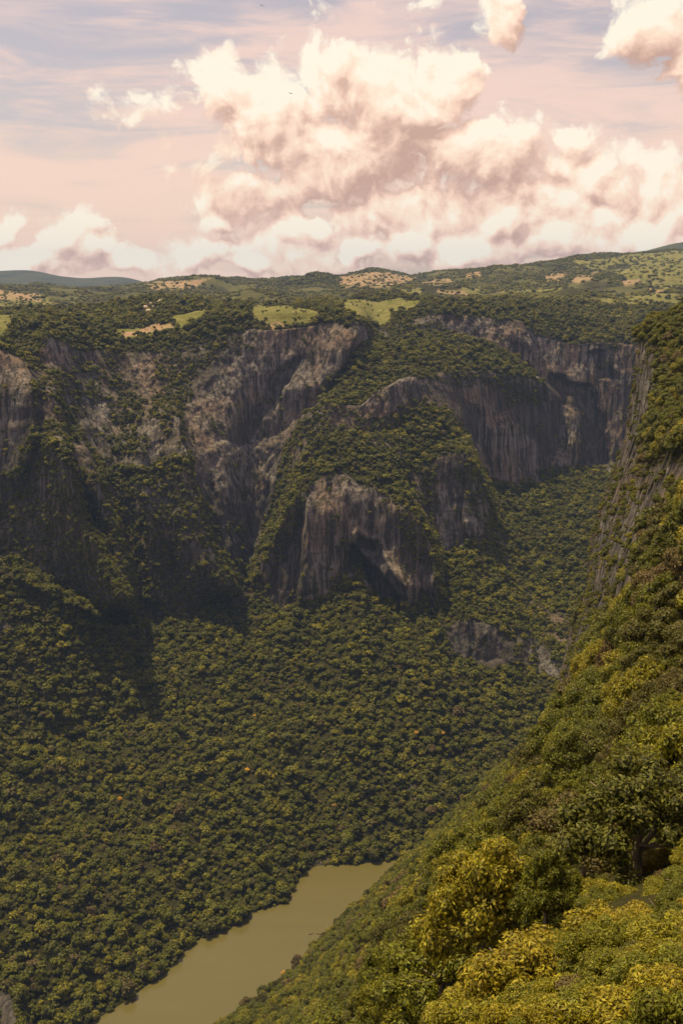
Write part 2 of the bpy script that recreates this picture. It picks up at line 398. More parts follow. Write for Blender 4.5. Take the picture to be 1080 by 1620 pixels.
# warped photo coordinates give ragged outlines to what grows where
WX = PX + 9 * fbm(V / 45, 3) ; WY = PY + 9 * fbm(V / 45 + 50, 3)
ROCK = [
 [(-60, 560), (20, 545), (48, 575), (58, 640), (45, 705), (25, 745), (-60, 760)],
 [(58, 500), (100, 503), (138, 535), (150, 548), (112, 552), (98, 592), (78, 580), (66, 540)],
 [(296, 640), (318, 590), (350, 560), (385, 520), (420, 508), (470, 512), (578, 512), (580, 540), (545, 578), (512, 605), (505, 636), (478, 655), (450, 700), (430, 780), (402, 870), (392, 905), (365, 885), (335, 820), (310, 750), (292, 700)],
 [(205, 570), (235, 560), (250, 600), (225, 620)], [(150, 640), (175, 640), (180, 690), (155, 690)], [(228, 670), (255, 660), (262, 720), (238, 740)],
 [(455, 880), (470, 835), (485, 790), (500, 764), (545, 750), (600, 773), (627, 795), (630, 828), (642, 862), (672, 892), (692, 896), (692, 925), (655, 950), (608, 950), (586, 930), (575, 900), (560, 880), (540, 905), (530, 932), (480, 948), (442, 962), (430, 935)],
 [(690, 745), (706, 735), (726, 760), (742, 800), (768, 830), (765, 852), (735, 862), (696, 866), (690, 830)],
 [(560, 655), (575, 635), (620, 600), (660, 592), (720, 615), (780, 612), (800, 650), (860, 640), (870, 700), (850, 762), (780, 768), (752, 720), (735, 690), (715, 650), (690, 640), (630, 640), (600, 668)],
 [(688, 498), (740, 500), (836, 498), (838, 540), (880, 530), (960, 533), (1010, 545), (1015, 640), (990, 700), (968, 738), (860, 738), (860, 610), (840, 580), (770, 545), (700, 528)],
 [(706, 1000), (740, 982), (775, 985), (802, 1008), (806, 1046), (770, 1055), (716, 1040)],
 [(2, 1562), (24, 1566), (34, 1640), (-20, 1640)], [(0, 985), (22, 975), (30, 1010), (0, 1020)],
]
rock = np.zeros(PX.shape, bool)
for p in ROCK: rock |= inside(WX, WY, p)
rock &= (V[..., 1] > 700) & (segid[:, None] < 8.02)
rn = .75 * fbm(V * np.array([1 / 34., 1 / 34., 1 / 80.]) + 3, 5)
steep0 = np.interp(segid, [0, .95, 1.05, 1.9, 2.1, 2.95, 3.05, 3.9, 4.1, 4.9, 5.1, 5.9, 6.1, 6.9, 7.1, 7.95, 8.1, 11], [0, 0, 1, 1, .2, .2, 1, 1, .2, .2, 1, 1, .3, .3, 1, 1, 0, 0])[:, None]
rockf = gblur(gblur(rock.astype(float), 3.2, 0), 3.2, 1) + rn
rockp = sstep(rockf, .42, .58); rockf = np.maximum(rockp, .8 * sstep(steep0, .3, .7) * ((segid[:, None] > 2) | (PX > 225)))
rockf = gblur(gblur(rockf, .6, 0), .6, 1)
SHADE_STAIN = [[(-10, 1540), (40, 1540), (50, 1660), (-30, 1660)], [(690, 975), (815, 975), (820, 1062), (700, 1060)], [(-20, 960), (60, 960), (60, 1030), (-20, 1030)], [(545, 905), (552, 862), (566, 846), (600, 856), (640, 930), (640, 960), (600, 962), (588, 915)],
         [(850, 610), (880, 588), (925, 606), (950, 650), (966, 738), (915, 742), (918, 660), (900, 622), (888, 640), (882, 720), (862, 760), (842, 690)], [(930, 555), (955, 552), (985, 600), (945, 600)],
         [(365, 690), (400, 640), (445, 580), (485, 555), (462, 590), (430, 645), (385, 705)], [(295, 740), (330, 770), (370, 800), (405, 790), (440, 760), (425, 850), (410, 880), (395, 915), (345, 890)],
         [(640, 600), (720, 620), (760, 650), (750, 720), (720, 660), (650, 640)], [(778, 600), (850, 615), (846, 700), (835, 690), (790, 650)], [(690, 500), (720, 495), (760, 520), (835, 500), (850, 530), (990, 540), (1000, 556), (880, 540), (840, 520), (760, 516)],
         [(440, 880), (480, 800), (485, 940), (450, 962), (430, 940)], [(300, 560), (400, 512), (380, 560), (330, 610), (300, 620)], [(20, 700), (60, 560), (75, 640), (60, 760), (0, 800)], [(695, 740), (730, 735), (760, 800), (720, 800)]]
shade_stain = np.zeros(PX.shape)  # shade of overhangs, hollows and ravine painted into the rock, with black staining
for p in SHADE_STAIN: shade_stain = np.maximum(shade_stain, inside(WX, WY, p))
shade_stain = sstep(gblur(gblur(shade_stain, 2.5, 0), 2.5, 1) + .8 * rn, .35, .65)
shade_stain = np.maximum(shade_stain, .6 * (1 - rockp) * (.5 + rn))
# green bands that cross the walls stay forest
GRASS = [
 [(-60, 508), (22, 502), (26, 512), (4, 530), (-60, 534)],
 [(176, 520), (222, 518), (260, 512), (280, 516), (232, 532), (196, 538)], [(270, 505), (325, 488), (330, 500), (285, 516)],
 [(400, 486), (500, 487), (508, 500), (470, 508), (400, 500)],
 [(530, 474), (590, 472), (665, 478), (655, 488), (618, 494), (616, 512), (598, 516), (572, 500), (545, 490)],
]
SOIL = [[(168, 527), (210, 524), (245, 510), (276, 514), (240, 524), (200, 534)], [(420, 505), (440, 500), (452, 508), (432, 514)]]
plate = segid[:, None] > 7.6
grass = np.zeros(PX.shape, bool); soil = np.zeros(PX.shape, bool)
WX2 = PX + .3 * (WX - PX); WY2 = PY + .2 * (WY - PY)
for p in GRASS: grass |= inside(WX2, WY2, p)
for p in SOIL: soil |= inside(WX2, WY2, p)
grass &= plate; soil &= plate
# ribs and hollows pushed along the line of sight: (path, width left, width right, metres towards the camera)
depthshift = np.zeros(PX.shape)
RIBS = [([(85, 600), (100, 700), (122, 815), (165, 890), (200, 960)], 60, 12, 80), ([(130, 690), (170, 805), (198, 900), (206, 950)], 46, 8, 80),
        ([(272, 640), (296, 730), (325, 850), (345, 890), (372, 930)], 75, 9, 62), ([(215, 700), (235, 800), (250, 950)], 30, 18, 25),
        ([(400, 900), (440, 820), (478, 752)], 10, 26, 22), ([(655, 790), (690, 860), (692, 930)], 60, 8, 30),
        ([(486, 790), (478, 940)], 6, 46, 26), ([(560, 860), (600, 900), (640, 948)], 6, 30, 26),
        ([(560, 770), (556, 850)], 40, 40, 10), ([(905, 600), (912, 720)], 10, 14, 18), ([(800, 660), (808, 765)], 30, 24, 22), ([(832, 500), (836, 545)], 40, 6, 18),
        ([(575, 510), (540, 575), (508, 620)], 46, 5, 28), ([(725, 640), (760, 760), (770, 850)], 40, 9, 40), ([(880, 600), (862, 700)], 18, 10, 12),
        ([(20, 1560), (30, 1640)], 40, 12, 30), ([(12, 905), (130, 955), (205, 1020), (208, 1110)], 30, 8, 14), ([(45, 560), (52, 700), (30, 760)], 50, 10, 20)]
for path, wl, wr, amp in RIBS:
    ys = np.array([q[1] for q in path]); xs = np.array([q[0] for q in path])
    if (np.diff(ys) < 0).all(): ys, xs = ys[::-1], xs[::-1]
    wob = 5 * fbm(np.stack([PY / 40, PX * 0, PX * 0 + path[0][0]], -1), 2)
    dx = PX + wob - np.interp(PY, ys, xs)
    vf = sstep(PY, ys[0] - 30, ys[0] + 25) * (1 - sstep(PY, ys[-1] - 10, ys[-1] + 30))
    depthshift -= 1.35 * amp * vf * np.where(dx < 0, np.exp(-(dx / wl) ** 2), np.exp(-(dx / wr) ** 2)) * (segid[:, None] < 8.3)
HOLLOW = [([(545, 905), (556, 862), (566, 848), (600, 862), (640, 945), (600, 958), (588, 915), (566, 900)], 28),
          ([(852, 605), (885, 592), (930, 612), (955, 660), (966, 735), (925, 738), (918, 660), (900, 620), (890, 720), (862, 720)], 26),
          ([(365, 680), (440, 590), (480, 560), (450, 620), (400, 690), (360, 720)], 14), ([(740, 660), (768, 650), (770, 740), (750, 720)], 16), ([(930, 560), (955, 555), (975, 600), (945, 600)], 12)]
for poly, amp in HOLLOW:
    mk = inside(WX, WY, poly).astype(float); mk = gblur(gblur(mk, 2.2, 0), 2.2, 1)
    depthshift += .75 * amp * mk
# relief
spur = (segid[:, None] < 2.2) & (PX < 222)
steep = np.interp(segid, [0, .95, 1.05, 1.9, 2.1, 2.95, 3.05, 3.9, 4.1, 4.9, 5.1, 5.9, 6.1, 6.9, 7.1, 7.95, 8.1, 11], [0, 0, 1, 1, .2, .2, 1, 1, .2, .2, 1, 1, .3, .3, 1, 1, 0, 0])[:, None]
q = V.copy()
fl = fbm(q * np.array([1 / 20., 1 / 20., 1 / 170.]), 4)
med = fbm(q / 85., 4); cr = 1 - np.abs(perlin(q * np.array([1 / 38., 1 / 38., 1 / 110.]) + 9)) * 2
ledge = fbm(q * np.array([1 / 120., 1 / 120., 1 / 16.]) + 31, 3)
depthshift += steep * ((9 - 5 * rockp) * med + rockp * (7 * fl - 3 * cr + 4 * fbm(q * np.array([1 / 9., 1 / 9., 1 / 60.]) + 77, 3)) + (1 - rockp) * (6 * fl))
edge = np.minimum(1, segid / .06)[:, None]
dirn = V - np.array([0, 0, CAM_H]); dirn = dirn / np.linalg.norm(dirn[..., :2], axis=-1)[..., None]
V = V + dirn * depthshift[..., None] * edge[..., None]
roll = 34 * fbm(V * np.array([1, 1, 0]) / 200., 4) + 9 * fbm(V * np.array([1, 1, 0]) / 60., 3)
V[..., 2] += roll * (1 - steep) * np.minimum(1, segid / .35)[:, None] * np.where(segid < 8.05, 1, .45)[:, None]
V[..., 2] = np.maximum(V[..., 2], -.75)
PX, PY = project(V)
me = link_mesh('canyon_terrain', V.reshape(-1, 3), grid_faces(nr, nc), M_TERR)
set_attr(me, 'rock', rockf); set_attr(me, 'shade_stain', shade_stain); set_attr(me, 'grass', grass.astype(float)); set_attr(me, 'soil', soil.astype(float))
add('canyon_terrain', me, kind='structure')

# river
def flat_sheet(name, x0, x1, y0, y1, z, m):
    v = [(x0, y0, z), (x1, y0, z), (x1, y1, z), (x0, y1, z)]
    return add(name, link_mesh(name, np.array(v), np.array([[0, 1, 2, 3]]), m), kind='structure')
flat_sheet('river', -900, 900, 560, 1500, 0.0, M_WATER)

# ---------------------------------------------------------------- the near slope that falls from the camera's side to the river
def sil(py): return np.interp(py, [440, 470, 500, 530, 600, 690, 770, 850, 930, 1000, 1090, 1150, 1190, 1260, 1320, 1362, 1395, 1450, 1530, 1590, 1620, 1700, 2100],
                              [1500, 1300, 1085, 1008, 1002, 988, 960, 934, 926, 900, 880, 852, 832, 765, 700, 658, 622, 562, 482, 402, 362, 280, -100])
NC = [(1008,530,750),(1002,600,760),(988,690,770),(960,770,780),(934,850,800),(926,930,800),(900,1000,810),(880,1090,820),(852,1150,850),(832,1190,870),(765,1260,920),(700,1320,980),(658,1362,1085),(622,1395,1052),(562,1450,990),(482,1530,905),(402,1590,852),(362,1620,829),
      (280,1700,775),(100,1900,660),(1085,500,640),(1300,470,560),(1500,440,520),
      (1040,560,640),(1040,640,580),(1080,640,470),(1030,720,520),(1080,780,340),(1020,830,430),(1000,900,390),(1060,900,240),(965,960,470),(1000,1000,300),(1060,1050,150),(930,1060,430),(950,1120,270),(890,1150,380),(1000,1180,125),(1070,1200,80),
      (900,1220,210),(850,1240,300),(830,1330,200),(900,1340,130),(980,1320,90),(1070,1350,50),(760,1350,300),(700,1400,330),(640,1440,420),(780,1430,180),(860,1420,100),(560,1530,480),(620,1530,290),(690,1500,190),(760,1490,130),(480,1600,640),(560,1610,420),(640,1600,240),(690,1580,110),
      (900,1470,36),(960,1440,34),(1080,1470,28),(820,1530,38),(760,1590,36),(900,1560,26),(1000,1560,22),(1080,1620,17),(700,1640,34),(900,1700,17),(600,1800,60),(300,1900,400),(1080,1900,11),(1500,1900,10),(700,2100,14),(1500,1000,90),(1500,700,250),(1500,1400,22),(300,2100,200)]
nc_ = np.array(NC, float)
def tps(P, v, lam=.02):
    P = P / 400.; n = len(P)
    d = np.linalg.norm(P[:, None] - P[None], axis=-1); K = np.where(d > 0, d * d * np.log(d + 1e-12), 0) + lam * np.eye(n)
    A = np.zeros((n + 3, n + 3)); A[:n, :n] = K; A[:n, n] = 1; A[:n, n + 1:] = P; A[n:, :n] = A[:n, n:].T
    w = np.linalg.solve(A, np.concatenate([v, np.zeros(3)]))
    def f(x, y):
        sh = x.shape; Q = np.stack([x.ravel(), y.ravel()], -1) / 400.; o = np.zeros(len(Q))
        for i in range(n):
            dd = ((Q - P[i]) ** 2).sum(-1); o += w[i] * .5 * dd * np.log(dd + 1e-12)
        return (o + w[n] + Q @ w[n + 1:]).reshape(sh)
    return f
fdep = tps(nc_[:, :2], np.log(nc_[:, 2]))
NR = np.concatenate([np.arange(445, 1640, 3.0), np.arange(1640, 2100, 10.)])
NS = np.linspace(0, 1, 260) ** 1.25
sx = sil(NR)
gx = sx[:, None] + (1500 - sx)[:, None] * NS[None]; gy = np.repeat(NR[:, None], len(NS), 1)
gY = np.exp(np.clip(fdep(gx, gy), math.log(9), math.log(1100)))
# the hidden back of the edge
fl_n = 10
bx = sx[:, None] + np.linspace(34, 2, fl_n)[None]; by = np.repeat(NR[:, None], fl_n, 1)
bY = gY[:, :1] * (1 + np.linspace(.5, .02, fl_n)[None])
NPX = np.concatenate([bx, gx], 1); NPY = np.concatenate([by, gy], 1); NY = np.concatenate([bY, gY], 1)
wig = np.minimum(1, NY / 500)
NV = at(NPX, NPY, NY)
NROCK = [[(1000, 775), (1045, 735), (1095, 728), (1092, 800), (1055, 815), (1036, 855), (1024, 915), (1006, 1000), (950, 1000), (970, 880), (985, 815)],
         [(985, 545), (1030, 545), (1034, 600), (1020, 690), (1004, 775), (985, 860), (930, 860), (970, 690), (990, 600)],
         [(900, 850), (976, 840), (966, 930), (952, 1000), (928, 1045), (865, 1030), (895, 930)],
         [(845, 1120), (870, 1035), (938, 1020), (932, 1085), (915, 1130), (865, 1135)], [(800, 1215), (838, 1130), (885, 1138), (858, 1216)], [(1010, 925), (1060, 925), (1064, 1000), (1020, 1012)]]
nw = np.stack([fbm(NV / 22, 3), fbm(NV / 22 + 40, 3)], -1) * 9
nrock = (fbm(NV * np.array([1 / 30., 1 / 30., 1 / 60.]) + 8, 4) > .40) & (NY > 110)
for p in NROCK: nrock |= inside(NPX + nw[..., 0], NPY + nw[..., 1], p)
nrockf = gblur(gblur(nrock.astype(float), .9, 0), .9, 1)
dirn = NV - np.array([0, 0, CAM_H]); dirn /= np.linalg.norm(dirn, axis=-1)[..., None]
NV = NV + dirn * (wig * (30 * fbm(NV * np.array([1 / 75, 1 / 75, 1 / 120]), 5) + nrockf * 7 * 1.1 * fbm(NV * np.array([1 / 15, 1 / 15, 1 / 11]) + 5, 5)))[..., None]
NV[..., 2] = np.maximum(NV[..., 2], -.7)
NPX, NPY = project(NV)
me = link_mesh('near_slope_ground', NV.reshape(-1, 3), grid_faces(*NPX.shape)[:, ::-1], M_TERR)
set_attr(me, 'broken', nrockf * 0 + 1); set_attr(me, 'rock', nrockf); set_attr(me, 'shade_stain', nrockf * np.clip(.62 + 1.1 * fbm(NV / 14. + 3, 4), .1, 1)); set_attr(me, 'grass', nrockf * 0); set_attr(me, 'soil', nrockf * 0)
add('near_slope_ground', me, kind='structure')

# ---------------------------------------------------------------- rolling hills behind the plateau, and the blue range
def skyline(px): return np.interp(px, [-400, -100, 0, 60, 130, 220, 255, 300, 330, 400, 440, 520, 545, 590, 650, 680, 715, 760, 800, 860, 900, 925, 1000, 1040, 1080, 1300, 1480],
                                  [455, 452, 452, 452, 458, 449, 442, 437, 439, 441, 439, 435, 433, 425, 436, 430, 425, 428, 424, 413, 404, 401, 399, 394, 390, 396, 400])
HX = np.concatenate([np.linspace(-400, -10, 60)[:-1], np.arange(-10, 1090, 3.0), np.linspace(1090, 1480, 60)[1:]])
sk = skyline(HX)
ks = [(np.interp(HX, [-400, 0, 500, 700, 1080, 1480], [512, 506, 500, 492, 506, 506]), 2500), (np.interp(HX, [-400, 300, 600, 1080, 1480], [492, 492, 486, 478, 480]), 3000),
      (np.interp(HX, [-400, 0, 300, 600, 1080, 1480], [474, 474, 470, 466, 446, 448]), 4000), (sk * .55 + np.interp(HX, [-400, 300, 600, 1480], [474, 470, 466, 448]) * .45, 4900), (sk, 5800), (sk + 26, 7500)]
hk = np.stack([at(HX, a, HX * 0 + y) for a, y in ks]); hk = gblur(hk, 2.0, 1)
rowsH = []; HT = []
for k, n in enumerate([16, 40, 40, 40, 14]):
    t = np.arange(n) / n if k < 4 else np.linspace(0, 1, n)
    rowsH.append(hk[k][None] * (1 - t)[:, None, None] + hk[k + 1][None] * t[:, None, None]); HT += [k + x for x in t]
HV = np.concatenate(rowsH); HT = np.array(HT)
HV = gblur(HV, 3, 0)
flatp = HV * np.array([1, 1, 0])
hb = fbm(flatp / 560., 4) * 66 + fbm(flatp / 190. + 7, 3) * 9
HV[..., 2] += hb * np.interp(HT, [0, .6, 1.5, 3.4, 4, 5], [0, .5, 1, 1, .16, .3])[:, None]
HV[..., 2] += (14 * fbm(flatp / 120. + 3, 3) + 26 * np.maximum(0, fbm(flatp / 420. + 90, 2))) * np.interp(HT, [0, 1, 2, 4, 5], [0, .6, 1, .7, 1])[:, None]
HPX, HPY = project(HV)
hw = np.stack([fbm(flatp / 150, 3), fbm(flatp / 150 + 40, 3)], -1)
HG = [[(-30, 470), (60, 468), (70, 480), (40, 492), (-30, 488)], [(50, 484), (90, 488), (60, 500)], [(630, 458), (665, 458), (660, 466), (632, 468)], [(735, 455), (770, 458), (742, 470)],
      [(915, 413), (955, 410), (950, 424), (916, 420)], [(957, 412), (985, 406), (998, 416), (960, 418)], [(1000, 408), (1090, 400), (1090, 440), (1050, 436), (1010, 425)], [(970, 430), (1010, 425), (1070, 444), (1000, 440)],
      [(930, 485), (965, 473), (990, 486), (960, 490)], [(1030, 468), (1065, 468), (1080, 482), (1060, 490), (1030, 486)], [(980, 468), (1025, 470), (1022, 484), (995, 480)], [(1040, 496), (1080, 496), (1070, 503)], [(900, 488), (985, 492), (990, 505), (930, 503)],
      [(1020, 448), (1090, 445), (1090, 458), (1050, 458)], [(800, 462), (880, 456), (870, 462)], [(560, 438), (640, 436), (655, 441), (600, 452)]]
HS = [[(545, 438), (585, 432), (640, 437), (655, 442), (600, 454), (545, 452)], [(-30, 458), (55, 464), (60, 476), (-30, 470)], [(230, 448), (325, 441), (300, 456), (248, 458)], [(670, 446), (710, 440), (712, 447), (680, 452)], [(688, 457), (730, 460), (742, 467), (700, 466)],
      [(862, 436), (895, 432), (885, 444), (865, 446)], [(905, 440), (940, 430), (935, 442), (910, 446)], [(985, 446), (1015, 440), (1010, 452), (990, 452)], [(1020, 456), (1060, 462), (1040, 464)], [(735, 433), (762, 432), (758, 438), (738, 440)]]
def grow(p, k): c_ = np.mean(p, 0); return [tuple(c_ + k * (np.array(q_) - c_)) for q_ in p]
HG = [grow(p, 1.28) for p in HG]; HS = [grow(p, 1.12) for p in HS]
hg = np.zeros(HPX.shape, bool); hs = np.zeros(HPX.shape, bool)
for p in HG: hg |= inside(HPX + 9 * hw[..., 0], HPY + 3 * hw[..., 1], p)
for p in HS: hs |= inside(HPX + 9 * hw[..., 0], HPY + 3 * hw[..., 1], p)
hg &= HT[:, None] < 3.9; hs &= HT[:, None] < 3.9
me = link_mesh('hills', HV.reshape(-1, 3), grid_faces(*HPX.shape), M_TERR)
set_attr(me, 'rock', hg * 0.); set_attr(me, 'grass', np.maximum(hg * 1., .5 * sstep(fbm(flatp / 240. + 60, 3), -.3, .3))); set_attr(me, 'soil', hs * 1.)
add('hills', me, kind='structure')

def far_range(name, pts, Yc, seed, tail):
    X = np.arange(pts[0][0], pts[-1][0] + 1, 3.); cr_ = np.interp(X, [p[0] for p in pts], [p[1] for p in pts]); cr_ = gblur(cr_, 3, 0)
    k = np.stack([at(X, cr_ * 0 + 475, X * 0 + Yc * .80), at(X, cr_ * .6 + 465 * .4, X * 0 + Yc * .92), at(X, cr_, X * 0 + Yc), at(X, cr_ + 30, X * 0 + Yc * 1.06)])
    r = []
    for i in range(3):
        t = np.linspace(0, 1, 24)[:-1]; r.append(k[i][None] * (1 - t)[:, None, None] + k[i + 1][None] * t[:, None, None])
    v = np.concatenate(r); fp = v * np.array([1, 1, 0])
    v[..., 2] += 60 * fbm(fp / 1500. + seed, 5) * np.interp(np.arange(len(v)), [0, 20, 40, 46, 60], [0, 1, .8, .3, .3])[:, None]
    global FAR_TOP; FAR_TOP = max(FAR_TOP, float(v[..., 2].max()))
    me = link_mesh(name, v.reshape(-1, 3), grid_faces(*v.shape[:2]), M_FAR)
    return add(name, me, kind='structure')
FAR_TOP = 0.
def far_mat():
    m, T, b, o = mat('distant_forest')
    geo = T.new('ShaderNodeNewGeometry')
    T.put(b.inputs['Base Color'], T.mix(T.ss(T.noise(geo.outputs['Position'], .004, 6, .65), .35, .65), (.030, .034, .014), (.062, .062, .022)))
    return m
M_FAR = far_mat()
far_range('mountains', [(-400, 445), (-150, 436), (-60, 431), (0, 428), (30, 426), (60, 428), (85, 435), (115, 439), (140, 440), (165, 438), (190, 438), (210, 441), (225, 446), (260, 455), (330, 470)], 10800, 3, 0)
far_range('mountains', [(930, 430), (1000, 402), (1040, 391), (1062, 385), (1080, 382), (1150, 380), (1300, 385), (1480, 400)], 8200, 11, 0)

# ---------------------------------------------------------------- tree shapes
def ico(sub):
    import bmesh
    bm = bmesh.new(); bmesh.ops.create_icosphere(bm, subdivisions=sub, radius=1)
    v = np.array([x.co[:] for x in bm.verts]); f = np.array([[q.index for q in p.verts] for p in bm.faces]); bm.free(); return v, f
ICO1 = ico(1); ICO2 = ico(2)
def crown_mesh(name, seed, lumps, leaves, size, core=ICO1, lumpr=(.30, .46), spread=.66, height=.55, long=1.25, core_r=.80, fly=(.78, 1.08), rough=.12, stretch=(1, 1)):
    """a crown of radius 1 about (0,0,.75): leafy lumps with leaf faces on them; everything over the origin at the ground"""
    r = np.random.default_rng(seed)
    c = []
    for i in range(lumps):
        a = i * 2.39996 + r.uniform(-.4, .4); d = math.sqrt((i + .5) / lumps) * spread * r.uniform(.8, 1.15)
        c.append((d * math.cos(a), d * math.sin(a), .62 + height * (1 - (d / spread) ** 1.6) * r.uniform(.5, 1.1) + r.uniform(-rough, rough)))
    c = np.array(c) * np.array([stretch[0], stretch[1], 1]); rad = r.uniform(*lumpr, lumps)
    vs, fs, lv = [], [], []; n = 0
    cv, cf = core
    for i in range(lumps):
        v = cv * (rad[i] * core_r) * (1 + .16 * perlin(cv * 2.3 + i * 5.1 + seed))[:, None] * np.array([1, 1, .85]) + c[i]
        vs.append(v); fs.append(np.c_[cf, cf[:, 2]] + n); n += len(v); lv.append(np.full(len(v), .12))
    li = r.choice(lumps, leaves * 2, p=rad ** 2 / (rad ** 2).sum())
    d = r.normal(size=(leaves * 2, 3)); d[:, 2] += .35; d /= np.linalg.norm(d, axis=1)[:, None]
    p = c[li] + d * (rad[li] * r.uniform(*fly, leaves * 2))[:, None] * np.array([1, 1, .88])
    bad = np.zeros(len(p), bool)
    for i in range(lumps): bad |= (np.linalg.norm((p - c[i]) / np.array([1, 1, .85]), axis=1) < rad[i] * core_r * .92)
    k = np.where(~bad)[0][:leaves]; p, d = p[k], d[k]; m = len(p)
    nrm = d + r.normal(size=(m, 3)) * .42 + np.array([0, 0, .25]); nrm /= np.linalg.norm(nrm, axis=1)[:, None]
    t = np.cross(nrm, r.normal(size=(m, 3))); t /= np.linalg.norm(t, axis=1)[:, None]; b = np.cross(nrm, t)
    s = size * r.uniform(.6, 1.4, m)[:, None]
    quad = np.stack([p - t * s * long * .5, p + b * s * .34, p + t * s * long * .5 + nrm * s * .12, p - b * s * .34], 1)
    vs.append(quad.reshape(-1, 3)); fs.append(np.arange(m * 4).reshape(-1, 4) + n)
    lv.append(np.repeat(r.uniform(.15, 1, m), 4))
    V_ = np.concatenate(vs); F_ = np.concatenate(fs)
    # triangles of the core are written as quads with a doubled corner: rebuild as polygons
    me = bpy.data.meshes.new(name)
    core_n = sum(len(x) for x in fs[:-1])
    loops = np.concatenate([F_[:core_n, :3].ravel(), F_[core_n:].ravel()]).astype(np.int32)
    starts = np.concatenate([np.arange(core_n) * 3, core_n * 3 + np.arange(len(F_) - core_n) * 4]).astype(np.int32)
    me.vertices.add(len(V_)); me.vertices.foreach_set('co', V_.astype(np.float32).ravel())
    me.loops.add(len(loops)); me.loops.foreach_set('vertex_index', loops)
    me.polygons.add(len(starts)); me.polygons.foreach_set('loop_start', starts)
    me.update(calc_edges=True); me.materials.append(M_LEAF)
    set_attr(me, 'leafvar', np.concatenate(lv))
    return me
def tube(pts, rads, sides=6):
    pts = np.array(pts, float); vs = []; fs = []
    for i, p in enumerate(pts):
        d = pts[min(i + 1, len(pts) - 1)] - pts[max(i - 1, 0)]; d /= np.linalg.norm(d)
        a = np.cross(d, (0.3, .9, .1)); a /= np.linalg.norm(a); b = np.cross(d, a)
        for j in range(sides):
            t = 2 * math.pi * j / sides; vs.append(p + rads[i] * (math.cos(t) * a + math.sin(t) * b))
    for i in range(len(pts) - 1):
        for j in range(sides):
            k = (j + 1) % sides; fs.append((i * sides + j, i * sides + k, (i + 1) * sides + k, (i + 1) * sides + j))
    return np.array(vs), np.array(fs)
def trunk_mesh(name, seed, twigs=0, reach=.85):
    r = np.random.default_rng(seed); vs, fs, n = [], [], 0
    def put(p, q):
        nonlocal n
        v, f = tube(p, q); vs.append(v); fs.append(f + n); n += len(v)
    put([(0, 0, -.5), (.02, .01, 0), (-.02, .03, .35), (.03, 0, .75)], [.085, .07, .055, .035])
    for i in range(7):
        a = i * 2.4 + r.uniform(-.3, .3); e = reach * r.uniform(.6, 1)
        b0 = np.array((0, .02, r.uniform(.2, .6))); b2 = np.array((e * math.cos(a), e * math.sin(a), .75 + r.uniform(0, .35))); b1 = b0 * .45 + b2 * .55 + r.normal(size=3) * .06
        put([b0, b1, b2], [.035, .022, .008])
        for k in range(twigs):
            t = r.uniform(.35, 1); s0 = b1 * (1 - t) + b2 * t; s2 = s0 + r.normal(size=3) * .16 + np.array([math.cos(a), math.sin(a), .8]) * .16
            put([s0, (s0 + s2) / 2 + r.normal(size=3) * .03, s2], [.009, .006, .002])
    return link_mesh(name, np.concatenate(vs), np.concatenate(fs), M_BARK)

def proto(me): return bpy.data.objects.new(me.name, me)
far_p = [proto(crown_mesh('far_crown', 10 + i, 8 + i % 5, 260, .22, lumpr=(.26, .52), spread=.64, height=.40 + .05 * i, rough=.16, stretch=(1 + .12 * (i % 3), 1))) for i in range(10)]
hill_p = [proto(crown_mesh('hill_crown', 30 + i, 4 + i % 2, 50, .5, lumpr=(.42, .6))) for i in range(5)]
mid_p = [proto(crown_mesh('middle_crown', 50 + i, 9 + 2 * i, 2400, .095, ICO2, (.22, .42), .70, .45 + .06 * i, 1.4, .78, (.76, 1.12), .16, (1 + .1 * (i % 3), 1))) for i in range(8)]

def scatter(name, pts, rot, scl, tint, idx, protos, **props):
    me = bpy.data.meshes.new(name); pts = np.ascontiguousarray(pts, np.float32)
    me.vertices.add(len(pts)); me.vertices.foreach_set('co', pts.ravel())
    set_attr(me, 'rot', rot, 'FLOAT_VECTOR'); set_attr(me, 'scl', scl, 'FLOAT_VECTOR'); set_attr(me, 'tint', tint); set_attr(me, 'idx', idx, 'INT')
    o = add(name, me, **props)
    ng = bpy.data.node_groups.new('scatter_' + name, 'GeometryNodeTree')
    ng.interface.new_socket('Geometry', in_out='INPUT', socket_type='NodeSocketGeometry'); ng.interface.new_socket('Geometry', in_out='OUTPUT', socket_type='NodeSocketGeometry')
    N = ng.nodes; L = ng.links; gi = N.new('NodeGroupInput'); go = N.new('NodeGroupOutput')
    iop = N.new('GeometryNodeInstanceOnPoints'); jn = N.new('GeometryNodeJoinGeometry')
    for p in protos:
        oi = N.new('GeometryNodeObjectInfo'); oi.inputs['Object'].default_value = p; oi.inputs['As Instance'].default_value = False
        g2 = N.new('GeometryNodeGeometryToInstance'); L.new(oi.outputs['Geometry'], g2.inputs[0]); L.new(g2.outputs[0], jn.inputs[0])
    def na(nm, typ):
        n = N.new('GeometryNodeInputNamedAttribute'); n.data_type = typ; n.inputs['Name'].default_value = nm; return n.outputs['Attribute']
    L.new(gi.outputs[0], iop.inputs['Points']); L.new(jn.outputs[0], iop.inputs['Instance']); iop.inputs['Pick Instance'].default_value = True
    L.new(na('idx', 'INT'), iop.inputs['Instance Index'])
    er = N.new('FunctionNodeEulerToRotation'); L.new(na('rot', 'FLOAT_VECTOR'), er.inputs[0]); L.new(er.outputs[0], iop.inputs['Rotation'])
    L.new(na('scl', 'FLOAT_VECTOR'), iop.inputs['Scale']); L.new(iop.outputs[0], go.inputs[0])
    md = o.modifiers.new('scatter', 'NODES'); md.node_group = ng
    return o
